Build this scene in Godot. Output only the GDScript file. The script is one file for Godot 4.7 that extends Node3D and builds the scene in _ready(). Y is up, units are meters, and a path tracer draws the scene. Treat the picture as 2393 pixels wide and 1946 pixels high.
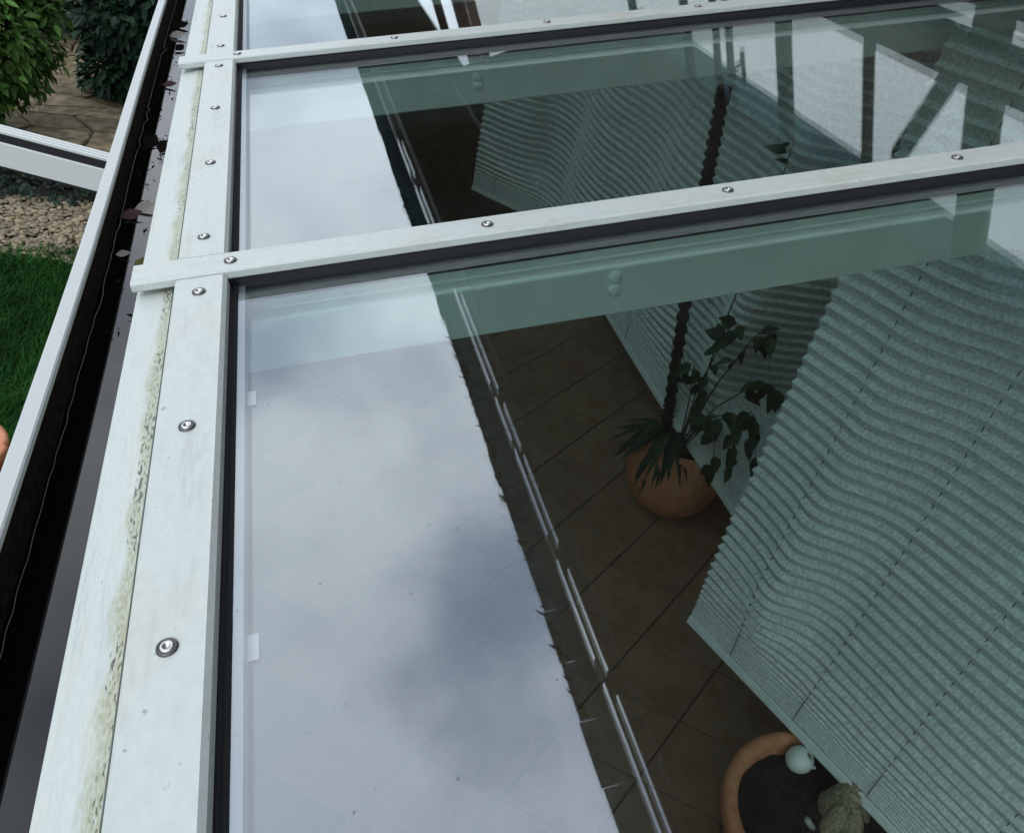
extends Node3D
# Glass conservatory roof seen from above, leaning out under the house eave.
# Roof coordinates: v up the slope, u along the eave (away), w out of the glass.

const PITCH := 0.2206
const EAVE_Y := 2.36
const NEAR_U := -0.9
const FAR_U := 6.95
const RAFTERS := [0.088, 1.063, 2.037, 3.011, 3.985, 4.959, 5.933, 6.907]
const TOP_V := 2.58

var rng := RandomNumberGenerator.new()
var names := {}
var M := {}

# ---------------------------------------------------------------- helpers
func RP(v: float, u: float, w: float) -> Vector3:
	return Vector3(v * cos(PITCH) - w * sin(PITCH), EAVE_Y + v * sin(PITCH) + w * cos(PITCH), -u)

func numbered(called: String) -> String:
	var n: int = names.get(called, -1) + 1
	names[called] = n
	return called if n == 0 else "%s_%03d" % [called, n]

func thing(called: String, label: String, category: String, at := Vector3.ZERO, group := "") -> Node3D:
	var o := Node3D.new()
	o.name = numbered(called)
	add_child(o)
	o.position = at
	o.set_meta("label", label)
	o.set_meta("category", category)
	if group:
		o.set_meta("group", group)
	return o

func stage() -> SurfaceTool:
	var st := SurfaceTool.new()
	st.begin(Mesh.PRIMITIVE_TRIANGLES)
	st.set_smooth_group(-1)
	return st

func finish(st: SurfaceTool, tangents := false) -> ArrayMesh:
	st.generate_normals()
	if tangents:
		st.generate_tangents()
	return st.commit()

# adds a mesh built in world coordinates under a thing or a part
func put(called: String, mesh: Mesh, mat: Material, parent: Node3D, offset := Vector3.INF) -> MeshInstance3D:
	var o := MeshInstance3D.new()
	o.name = called if parent != self else numbered(called)
	o.mesh = mesh
	o.material_override = mat
	parent.add_child(o, true)
	if offset == Vector3.INF:
		var p: Node = parent
		var sum := Vector3.ZERO
		while p != self:
			sum += p.position
			p = p.get_parent()
		o.position = -sum
	else:
		o.position = offset
	return o

func struct_of(called: String, mesh: Mesh, mat: Material) -> MeshInstance3D:
	var o := put(called, mesh, mat, self, Vector3.ZERO)
	o.set_meta("kind", "structure")
	return o

func tri(st: SurfaceTool, a: Vector3, b: Vector3, c: Vector3, ua := Vector2.ZERO, ub := Vector2.ZERO, uc := Vector2.ZERO) -> void:
	st.set_uv(ua); st.add_vertex(a)
	st.set_uv(ub); st.add_vertex(b)
	st.set_uv(uc); st.add_vertex(c)

func quad(st: SurfaceTool, a: Vector3, b: Vector3, c: Vector3, d: Vector3, u0 := 0.0, u1 := -1.0, v0 := 0.0, v1 := -1.0) -> void:
	if u1 < 0.0: u1 = a.distance_to(b)
	if v1 < 0.0: v1 = b.distance_to(c)
	tri(st, a, b, c, Vector2(u0, v0), Vector2(u1, v0), Vector2(u1, v1))
	tri(st, a, c, d, Vector2(u0, v0), Vector2(u1, v1), Vector2(u0, v1))

# closed outline (2-D) pushed from p0 to p1; ex, ey span the outline's plane
func extrude(st: SurfaceTool, outline: Array, ex: Vector3, ey: Vector3, p0: Vector3, p1: Vector3, caps := true) -> void:
	var n := outline.size()
	var area := 0.0
	for i in n:
		var a: Vector2 = outline[i]
		var b: Vector2 = outline[(i + 1) % n]
		area += a.x * b.y - b.x * a.y
	var flip := (ex.cross(ey).dot(p1 - p0) > 0.0) == (area > 0.0)
	var run := 0.0
	var len_ := p0.distance_to(p1)
	for i in n:
		var a: Vector2 = outline[i]
		var b: Vector2 = outline[(i + 1) % n]
		var A0 := p0 + ex * a.x + ey * a.y
		var B0 := p0 + ex * b.x + ey * b.y
		var A1 := p1 + ex * a.x + ey * a.y
		var B1 := p1 + ex * b.x + ey * b.y
		var nx := run + a.distance_to(b)
		if flip:
			tri(st, A0, A1, B1, Vector2(run, 0), Vector2(run, len_), Vector2(nx, len_))
			tri(st, A0, B1, B0, Vector2(run, 0), Vector2(nx, len_), Vector2(nx, 0))
		else:
			quad(st, A0, B0, B1, A1, run, nx, 0, len_)
		run = nx
	if caps:
		var pts := PackedVector2Array()
		for q in outline: pts.append(q)
		var idx := Geometry2D.triangulate_polygon(pts)
		for k in range(0, idx.size(), 3):
			var t := []
			for j in 3:
				var q: Vector2 = pts[idx[k + j]]
				t.append(ex * q.x + ey * q.y)
			var q0: Vector2 = pts[idx[k]]
			var q1: Vector2 = pts[idx[k + 1]]
			var q2: Vector2 = pts[idx[k + 2]]
			tri(st, p0 + t[0], p0 + t[1], p0 + t[2], q0, q1, q2)
			tri(st, p1 + t[0], p1 + t[2], p1 + t[1], q0, q2, q1)

func rect_outline(x0: float, y0: float, x1: float, y1: float, c := 0.0) -> Array:
	if c <= 0.0:
		return [Vector2(x0, y0), Vector2(x1, y0), Vector2(x1, y1), Vector2(x0, y1)]
	return [Vector2(x0 + c, y0), Vector2(x1 - c, y0), Vector2(x1, y0 + c), Vector2(x1, y1 - c), Vector2(x1 - c, y1), Vector2(x0 + c, y1), Vector2(x0, y1 - c), Vector2(x0, y0 + c)]

# along the eave, outline in (v, w)
func along_u(outline: Array, u0: float, u1: float) -> ArrayMesh:
	var st := stage()
	extrude(st, outline, RP(1, 0, 0) - RP(0, 0, 0), RP(0, 0, 1) - RP(0, 0, 0), RP(0, u0, 0), RP(0, u1, 0))
	return finish(st)

# up the slope, outline in (u, w)
func along_v(outline: Array, v0: float, v1: float) -> ArrayMesh:
	var st := stage()
	extrude(st, outline, Vector3(0, 0, -1), RP(0, 0, 1) - RP(0, 0, 0), RP(v0, 0, 0), RP(v1, 0, 0))
	return finish(st)

# axis-aligned box with chamfered long edges
func box_mesh(lo: Vector3, hi: Vector3, c := 0.004) -> ArrayMesh:
	var st := stage()
	var d := hi - lo
	c = minf(c, 0.3 * minf(d.x, minf(d.y, d.z)))
	if d.x >= d.y and d.x >= d.z:
		extrude(st, rect_outline(lo.y, lo.z, hi.y, hi.z, c), Vector3.UP, Vector3.BACK, Vector3(lo.x, 0, 0), Vector3(hi.x, 0, 0))
	elif d.y >= d.z:
		extrude(st, rect_outline(lo.x, lo.z, hi.x, hi.z, c), Vector3.RIGHT, Vector3.BACK, Vector3(0, lo.y, 0), Vector3(0, hi.y, 0))
	else:
		extrude(st, rect_outline(lo.x, lo.y, hi.x, hi.y, c), Vector3.RIGHT, Vector3.UP, Vector3(0, 0, lo.z), Vector3(0, 0, hi.z))
	return finish(st)

func lathe(profile: Array, n: int, at := Vector3.ZERO, wobble := 0.0) -> ArrayMesh:
	var st := stage()
	st.set_smooth_group(0)
	for i in profile.size() - 1:
		var a: Vector2 = profile[i]
		var b: Vector2 = profile[i + 1]
		for k in n:
			var t0 := TAU * k / n
			var t1 := TAU * (k + 1) / n
			var p := func(q: Vector2, t: float) -> Vector3:
				var r := q.x * (1.0 + wobble * sin(3.0 * t + q.y * 9.0))
				return at + Vector3(r * cos(t), q.y, r * sin(t))
			var P0: Vector3 = p.call(a, t0)
			var P1: Vector3 = p.call(a, t1)
			var Q0: Vector3 = p.call(b, t0)
			var Q1: Vector3 = p.call(b, t1)
			if a.x > 0.0001:
				tri(st, P0, P1, Q1, Vector2(t0, a.y), Vector2(t1, a.y), Vector2(t1, b.y))
			if b.x > 0.0001:
				tri(st, P0, Q1, Q0, Vector2(t0, a.y), Vector2(t1, b.y), Vector2(t0, b.y))
	return finish(st)

func tube(points: Array, radii: Array, n := 8) -> ArrayMesh:
	var st := stage()
	tube_into(st, points, radii, n)
	return finish(st)

func tube_into(st: SurfaceTool, points: Array, radii: Array, n := 8) -> void:
	st.set_smooth_group(0)
	var rings := []
	for i in points.size():
		var a: Vector3 = points[maxi(i - 1, 0)]
		var b: Vector3 = points[mini(i + 1, points.size() - 1)]
		var d := (b - a).normalized()
		var side := d.cross(Vector3(0.31, 0.2, 0.93)).normalized()
		var up := side.cross(d)
		var ring := []
		for k in n:
			var t := TAU * k / n
			ring.append(points[i] + (side * cos(t) + up * sin(t)) * radii[i])
		rings.append(ring)
	var run := 0.0
	for i in points.size() - 1:
		var nx: float = run + points[i].distance_to(points[i + 1])
		for k in n:
			var k1 := (k + 1) % n
			var u0 := float(k) / n
			var u1 := float(k + 1) / n
			tri(st, rings[i][k], rings[i + 1][k], rings[i + 1][k1], Vector2(u0, run), Vector2(u0, nx), Vector2(u1, nx))
			tri(st, rings[i][k], rings[i + 1][k1], rings[i][k1], Vector2(u0, run), Vector2(u1, nx), Vector2(u1, run))
		run = nx
	for e in [0, points.size() - 1]:
		for k in n:
			var k1 := (k + 1) % n
			if e == 0:
				tri(st, points[0], rings[0][k], rings[0][k1])
			else:
				tri(st, points[e], rings[e][k1], rings[e][k])

# one bent, pointed leaf; dir along the midrib, nrm its upper side
func leaf_into(st: SurfaceTool, at: Vector3, dir: Vector3, nrm: Vector3, length: float, width: float, bend := 0.25, widest := 0.4, fold := 0.18) -> void:
	dir = dir.normalized()
	var side := dir.cross(nrm).normalized()
	nrm = side.cross(dir).normalized()
	var st_n := 4
	var prevL := at
	var prevC := at
	var prevR := at
	for i in range(1, st_n + 1):
		var t := float(i) / st_n
		var wv := sin(PI * pow(t, log(0.5) / log(widest))) * width * 0.5
		if i == st_n: wv = 0.0
		var c := at + dir * (length * t) - nrm * (bend * length * t * t)
		var l := c - side * wv + nrm * (wv * fold)
		var r := c + side * wv + nrm * (wv * fold)
		if i == 1:
			tri(st, prevC, l, c); tri(st, prevC, c, r)
		elif i == st_n:
			tri(st, prevL, c, prevC); tri(st, prevC, c, prevR)
		else:
			tri(st, prevL, l, c); tri(st, prevL, c, prevC)
			tri(st, prevC, c, r); tri(st, prevC, r, prevR)
		prevL = l; prevC = c; prevR = r

# ---------------------------------------------------------------- materials
func lin(r: float, g: float, b: float) -> Color:
	return Color(r, g, b).linear_to_srgb()

func plain(called: String, c: Color, rough := 0.6, metal := 0.0, spec := 0.5) -> StandardMaterial3D:
	var m := StandardMaterial3D.new()
	m.resource_name = called
	m.albedo_color = c
	m.roughness = rough
	m.metallic = metal
	m.metallic_specular = spec
	M[called] = m
	return m

func noise_tex(freq: float, colors: Array, stops: Array, size := 512, seed_ := 1, octaves := 4, kind := FastNoiseLite.TYPE_SIMPLEX_SMOOTH) -> NoiseTexture2D:
	var n := FastNoiseLite.new()
	n.noise_type = kind
	n.frequency = freq
	n.seed = seed_
	n.fractal_octaves = octaves
	var g := Gradient.new()
	g.offsets = PackedFloat32Array(stops)
	g.colors = PackedColorArray(colors)
	var t := NoiseTexture2D.new()
	t.width = size; t.height = size
	t.seamless = true
	t.noise = n
	t.color_ramp = g
	return t

func tri_noise(called: String, freq: float, colors: Array, stops: Array, scale_: float, rough := 0.8, seed_ := 1, size := 512) -> StandardMaterial3D:
	var m := plain(called, Color.WHITE, rough)
	m.albedo_texture = noise_tex(freq, colors, stops, size, seed_, 5)
	m.uv1_triplanar = true
	m.uv1_world_triplanar = true
	m.uv1_scale = Vector3.ONE * scale_
	return m

# white powder coat with rain streaks, scuffs and grit: what lies on the paint
func painted_image(w: int, h: int, seed_: int, moss_edge: bool) -> ImageTexture:
	var im := Image.create(w, h, true, Image.FORMAT_RGB8)
	var fine := FastNoiseLite.new(); fine.seed = seed_; fine.frequency = 0.09; fine.fractal_octaves = 3
	var streak := FastNoiseLite.new(); streak.seed = seed_ + 7; streak.frequency = 0.02; streak.fractal_octaves = 4
	var patch := FastNoiseLite.new(); patch.seed = seed_ + 13; patch.frequency = 0.006; patch.fractal_octaves = 3
	for y in h:
		for x in w:
			var c := Vector3(0.735, 0.765, 0.75)
			var s := clampf((streak.get_noise_2d(x * 3.2, y * 0.35) - 0.12) * 1.7, 0, 1)
			var p := clampf((patch.get_noise_2d(x * 2.0, y * 0.7) - 0.02) * 2.4, 0, 1)
			var f := fine.get_noise_2d(x, y * 0.6)
			c = c.lerp(Vector3(0.6, 0.595, 0.55), s * 0.45 * (0.3 + 0.7 * p))
			var smear := clampf((streak.get_noise_2d(x * 1.1 + 400, y * 0.16 + 70) - 0.1) * 2.2, 0, 1)
			c = c.lerp(Vector3(0.57, 0.58, 0.565), smear * 0.3 * clampf(0.5 + fine.get_noise_2d(x * 2.0, y * 0.25) * 1.5, 0, 1))
			c = c.lerp(Vector3(0.74, 0.735, 0.69), p * 0.4)
			c *= 1.0 + 0.03 * f
			if f > 0.62:
				c = c.lerp(Vector3(0.45, 0.45, 0.42), clampf((f - 0.62) * 5.0, 0, 0.6))
			if moss_edge:
				var t := float(x) / w
				var m := clampf((t - 0.66 + 0.16 * streak.get_noise_2d(x * 0.4 + 90, y * 0.5)) / 0.2, 0, 1)
				var g := clampf(fine.get_noise_2d(x * 1.4 + 300, y * 1.1) * 1.4 + 0.55, 0, 1)
				c = c.lerp(Vector3(0.56, 0.57, 0.46), m * (0.35 + 0.5 * g))
				var spot := fine.get_noise_2d(x * 1.1 + 40, y * 0.8 + 11) + 0.7 * patch.get_noise_2d(x + 5, y * 1.6)
				if t > 0.78 and spot > 0.32:
					c = c.lerp(Vector3(0.22, 0.225, 0.18), clampf((spot - 0.32) * 4.0, 0, 0.75))
			im.set_pixel(x, y, Color(clampf(c.x, 0, 1), clampf(c.y, 0, 1), clampf(c.z, 0, 1)))
	im.generate_mipmaps()
	return ImageTexture.create_from_image(im)

func make_materials() -> void:
	var paint := plain("white_paint", Color.WHITE, 0.42)
	paint.albedo_texture = painted_image(256, 1024, 3, false)
	paint.uv1_scale = Vector3(3.1, 0.9, 1)
	var flash := plain("flashing_paint", Color.WHITE, 0.5)
	flash.albedo_texture = painted_image(128, 1024, 21, true)
	flash.uv1_scale = Vector3(1, 1, 1)
	var rp := plain("rafter_paint", Color.WHITE, 0.45)
	rp.albedo_texture = noise_tex(0.012, [lin(0.74, 0.76, 0.74), lin(0.8, 0.82, 0.8)], [0.3, 0.8], 256, 5)
	rp.uv1_triplanar = true
	rp.uv1_scale = Vector3.ONE * 2.0
	plain("lip_paint", lin(0.52, 0.55, 0.54), 0.4)
	plain("rubber", lin(0.012, 0.012, 0.013), 0.45)
	plain("rubber_edge", lin(0.011, 0.012, 0.014), 0.6, 0.0, 0.35)
	plain("spacer", lin(0.16, 0.2, 0.21), 0.4, 0.3)
	plain("steel", lin(0.55, 0.55, 0.54), 0.35, 1.0)
	plain("steel_washer", lin(0.09, 0.09, 0.09), 0.35, 0.6)
	plain("steel_dark", lin(0.02, 0.02, 0.02), 0.6)
	# coated outer pane: a share of the light is mirrored, the rest goes on
	var g := plain("glass_coat", Color(0.95, 0.98, 1.0, 0.2), 0.015, 1.0)
	g.transparency = BaseMaterial3D.TRANSPARENCY_ALPHA
	var im := Image.create(512, 512, true, Image.FORMAT_RGBA8)
	im.fill(Color(1, 1, 1, 1))
	var r := RandomNumberGenerator.new(); r.seed = 5
	for k in 230:
		var x := r.randi_range(3, 508)
		var y := r.randi_range(3, 508)
		var s := 1
		im.fill_rect(Rect2i(x, y, s, s), Color(0.5, 0.5, 0.5, 1) if k % 4 == 0 else Color(0.84, 0.85, 0.85, 1))
	im.generate_mipmaps()
	g.albedo_texture = ImageTexture.create_from_image(im)
	g.uv1_scale = Vector3(1.3, 1.1, 1)
	# body-tinted inner pane
	var gi := plain("glass_tint", Color(lin(0.71, 0.91, 0.87), 0.0), 0.0)
	gi.transparency = BaseMaterial3D.TRANSPARENCY_ALPHA
	gi.refraction_enabled = true
	gi.refraction_scale = 0.045
	var wg := plain("window_glass", Color(0.9, 0.95, 0.95, 0.08), 0.02)
	wg.transparency = BaseMaterial3D.TRANSPARENCY_ALPHA
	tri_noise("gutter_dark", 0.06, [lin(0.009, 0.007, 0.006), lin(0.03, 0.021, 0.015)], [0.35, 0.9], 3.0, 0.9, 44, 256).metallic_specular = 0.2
	plain("leaf_black", lin(0.012, 0.009, 0.008), 0.95, 0.0, 0.15)
	plain("water", lin(0.003, 0.003, 0.0025), 0.02, 0.0, 0.5)
	plain("pale_grey", lin(0.3, 0.3, 0.29), 0.7)
	# floor tiles
	for k in 4:
		var d := 0.96 + 0.03 * k
		var m := tri_noise("tile_%d" % k, 0.02, [lin(0.215 * d, 0.124 * d, 0.085 * d), lin(0.275 * d, 0.166 * d, 0.118 * d), lin(0.245 * d, 0.145 * d, 0.1 * d)], [0.2, 0.55, 0.85], 0.9, 0.5, 30 + k, 256)
		m.metallic_specular = 0.3
	plain("grout", lin(0.06, 0.045, 0.034), 0.9)
	# blind fabric
	var fb := plain("blind_fabric", Color.WHITE, 0.75)
	var fn := noise_tex(0.022, [lin(0.44, 0.47, 0.46), lin(0.56, 0.59, 0.58), lin(0.8, 0.83, 0.82)], [0.2, 0.62, 0.95], 512, 9, 4)
	(fn.noise as FastNoiseLite).fractal_type = FastNoiseLite.FRACTAL_RIDGED
	fb.albedo_texture = fn
	fb.uv1_scale = Vector3(3.4, 3.4, 1)
	fb.backlight_enabled = true
	fb.backlight = lin(0.04, 0.042, 0.042)
	plain("blind_rail", lin(0.68, 0.71, 0.7), 0.4)
	plain("cord", lin(0.012, 0.014, 0.014), 0.8)
	# terracotta
	tri_noise("terracotta", 0.03, [lin(0.42, 0.16, 0.075), lin(0.52, 0.215, 0.11), lin(0.57, 0.265, 0.15)], [0.2, 0.6, 0.9], 2.0, 0.8, 14, 256)
	tri_noise("soil", 0.09, [lin(0.008, 0.006, 0.005), lin(0.03, 0.022, 0.017)], [0.3, 0.8], 3.0, 0.95, 4, 256)
	tri_noise("soil_clod", 0.08, [lin(0.012, 0.009, 0.007), lin(0.06, 0.045, 0.034)], [0.35, 0.85], 6.0, 0.95, 24, 256)
	plain("bark_dark", lin(0.012, 0.01, 0.009), 0.9)
	tri_noise("root_bark", 0.05, [lin(0.1, 0.075, 0.045), lin(0.26, 0.21, 0.14), lin(0.34, 0.3, 0.22)], [0.25, 0.6, 0.85], 5.0, 0.85, 6, 256)
	plain("ceramic", lin(0.62, 0.66, 0.62), 0.35)
	for a in [["leaf_ficus", 0.016, 0.042, 0.018], ["leaf_dracaena", 0.014, 0.03, 0.017], ["leaf_bush", 0.045, 0.1, 0.025], ["leaf_dark", 0.012, 0.042, 0.028], ["leaf_cover", 0.014, 0.03, 0.018]]:
		var m := plain(a[0], lin(a[1], a[2], a[3]), 0.55, 0.0, 0.35)
		m.vertex_color_use_as_albedo = true
		m.albedo_color = Color.WHITE
		m.backlight_enabled = true
		m.backlight = lin(a[1] * 1.6, a[2] * 1.8, a[3])
	plain("leaf_dead", lin(0.08, 0.032, 0.03), 0.6)
	plain("leaf_pale", lin(0.42, 0.38, 0.33), 0.6)
	plain("leaf_olive", lin(0.13, 0.12, 0.03), 0.6)
	# house
	tri_noise("render_white", 0.05, [lin(0.78, 0.79, 0.77), lin(0.87, 0.87, 0.85)], [0.3, 0.8], 0.8, 0.9, 8, 256)
	tri_noise("brown_wood", 0.03, [lin(0.06, 0.028, 0.018), lin(0.11, 0.055, 0.036)], [0.3, 0.8], 1.0, 0.6, 18, 256)
	plain("brown_metal", lin(0.045, 0.03, 0.024), 0.3)
	plain("glint_metal", lin(0.9, 0.9, 0.9), 0.12, 1.0)
	tri_noise("slate", 0.04, [lin(0.07, 0.16, 0.24), lin(0.12, 0.24, 0.33)], [0.3, 0.8], 1.5, 0.5, 28, 256)
	# garden
	tri_noise("lawn_soil", 0.05, [lin(0.008, 0.02, 0.006), lin(0.014, 0.035, 0.01)], [0.3, 0.8], 0.7, 0.95, 12, 256)
	var gr := plain("grass", Color.WHITE, 0.85, 0.0, 0.2)
	gr.vertex_color_use_as_albedo = true
	gr.backlight_enabled = true
	gr.backlight = lin(0.04, 0.1, 0.02)
	var pb := plain("pebble", Color.WHITE, 0.8)
	pb.vertex_color_use_as_albedo = true
	for k in 3:
		var d := 0.85 + 0.17 * k
		tri_noise("flag_%d" % k, 0.03, [lin(0.12 * d, 0.095 * d, 0.055 * d), lin(0.21 * d, 0.17 * d, 0.1 * d), lin(0.3 * d, 0.245 * d, 0.155 * d)], [0.2, 0.55, 0.85], 0.8, 0.85, 40 + k, 256)
	plain("earth", lin(0.02, 0.016, 0.011), 0.95)

# ---------------------------------------------------------------- sky
func cloudy_sky() -> Sky:
	var w := 640
	var h := 320
	var im := Image.create(w, h, false, Image.FORMAT_RGBF)
	var n := FastNoiseLite.new(); n.seed = 41; n.frequency = 2.6; n.fractal_octaves = 5; n.fractal_gain = 0.5
	for y in h:
		var el := PI * (0.5 - (y + 0.5) / h)
		for x in w:
			var az := TAU * (x + 0.5) / w
			var d := Vector3(cos(el) * sin(az), sin(el), cos(el) * cos(az))
			var q := Vector3(d.x, d.y * 0.978 + d.z * 0.208, d.z * 0.978 - d.y * 0.208)
			q = q / (0.35 + maxf(q.y, 0.0)) * 0.9
			var c := n.get_noise_3d(q.x, q.y * 0.3, q.z)
			var t := clampf(0.63 + c * 0.95, 0, 1)
			var up := clampf(d.y, 0, 1)
			var bright := Vector3(1.06, 1.12, 1.19)
			var grey := Vector3(0.42, 0.49, 0.62)
			var col := grey.lerp(bright, smoothstep(0.1, 0.85, t))
			col *= Vector3(0.86, 0.9, 0.94).lerp(Vector3(1.24, 1.24, 1.24), smoothstep(0.2, 0.5, up)).lerp(Vector3(0.9, 0.93, 1.0), smoothstep(0.58, 0.9, up))
			if d.y < 0.0:
				col = Vector3(0.16, 0.17, 0.15)
			im.set_pixel(x, y, Color(col.x, col.y, col.z))
	var m := PanoramaSkyMaterial.new()
	m.panorama = ImageTexture.create_from_image(im)
	m.energy_multiplier = 1.0
	var s := Sky.new()
	s.sky_material = m
	return s

func _ready() -> void:
	rng.seed = 77
	# camera
	var cam := Camera3D.new()
	cam.name = "camera"
	add_child(cam)
	cam.fov = 51.88
	cam.near = 0.02
	cam.far = 200.0
	var X := Vector3(0.955329781, 0.177877853, 0.236017963)
	var Yd := Vector3(0.000438225, -0.799445639, 0.600738278)
	var F := Vector3(0.295541566, -0.573799739, -0.763812178)
	cam.transform = Transform3D(Basis(X, -Yd, -F), Vector3(-0.12035, 2.89667, 0.0))
	cam.current = true
	# sky, light, exposure
	var env := Environment.new()
	env.background_mode = Environment.BG_SKY
	env.sky = cloudy_sky()
	env.background_energy_multiplier = 1.35
	env.tonemap_mode = Environment.TONE_MAPPER_LINEAR
	env.tonemap_exposure = 1.08
	env.sdfgi_enabled = true
	env.ssao_enabled = true
	env.ssil_enabled = true
	var we := WorldEnvironment.new()
	we.name = "world_environment"
	we.environment = env
	add_child(we)
	var sun := DirectionalLight3D.new()
	sun.name = "sun"
	sun.light_energy = 0.3
	sun.light_angular_distance = 30.0
	sun.light_color = Color(1.0, 0.98, 0.95)
	sun.shadow_enabled = true
	add_child(sun)
	sun.look_at_from_position(Vector3.ZERO, -Vector3(-0.6, 0.62, 0.5), Vector3.UP)
	make_materials()
	build_ground()
	build_floor()
	build_canopy()
	build_conservatory()
	build_gutter()
	build_blinds()
	build_pots()
	build_garden()
	build_beam()
	build_gutter_leaves()

# ---------------------------------------------------------------- setting
func sheet(x0: float, z0: float, x1: float, z1: float, y: float) -> ArrayMesh:
	var st := stage()
	quad(st, Vector3(x0, y, z1), Vector3(x0, y, z0), Vector3(x1, y, z0), Vector3(x1, y, z1))
	return finish(st)

func build_ground() -> void:
	struct_of("ground", sheet(-60, -70, 60, 60, -0.02), M.lawn_soil)

func build_floor() -> void:
	var base := struct_of("floor", box_mesh(Vector3(-0.3, -0.012, -7.3), Vector3(2.62, 0.0, 1.0), 0.0), M.grout)
	var hx := 0.272
	var hz := 0.218
	var meshes := []
	for k in 4:
		var st := stage()
		var s := 0.0022
		var ox := hx - s * 1.6
		var oz := hz - s * 1.3
		var c := 0.0035
		var top := [Vector3(-ox + c, 0.012, 0), Vector3(0, 0.012, -oz + c), Vector3(ox - c, 0.012, 0), Vector3(0, 0.012, oz - c)]
		var low := [Vector3(-ox, 0.008, 0), Vector3(0, 0.008, -oz), Vector3(ox, 0.008, 0), Vector3(0, 0.008, oz)]
		quad(st, top[3], top[0], top[1], top[2])
		for i in 4:
			var j := (i + 1) % 4
			quad(st, low[i], low[j], top[j], top[i])
			quad(st, low[i] * Vector3(1, 0, 1), low[j] * Vector3(1, 0, 1), low[j], low[i])
		meshes.append(finish(st))
	for i in range(-3, 16):
		for j in range(-6, 22):
			if (i + j) % 2 != 0: continue
			# tile centres lie half way between the crossings
			var x := 1.57 - hx * 6 + hx * i + hx
			var z := -2.636 + hz * 10 - hz * j
			if x < -0.02 or x > 2.62 or z < -7.05 or z > 0.75: continue
			var k := rng.randi_range(0, 3)
			var t := put("tile", meshes[k], M["tile_%d" % k], base, Vector3(x, rng.randf_range(0, 0.0012), z))
			t.rotation.x = rng.randf_range(-0.002, 0.002)

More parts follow.
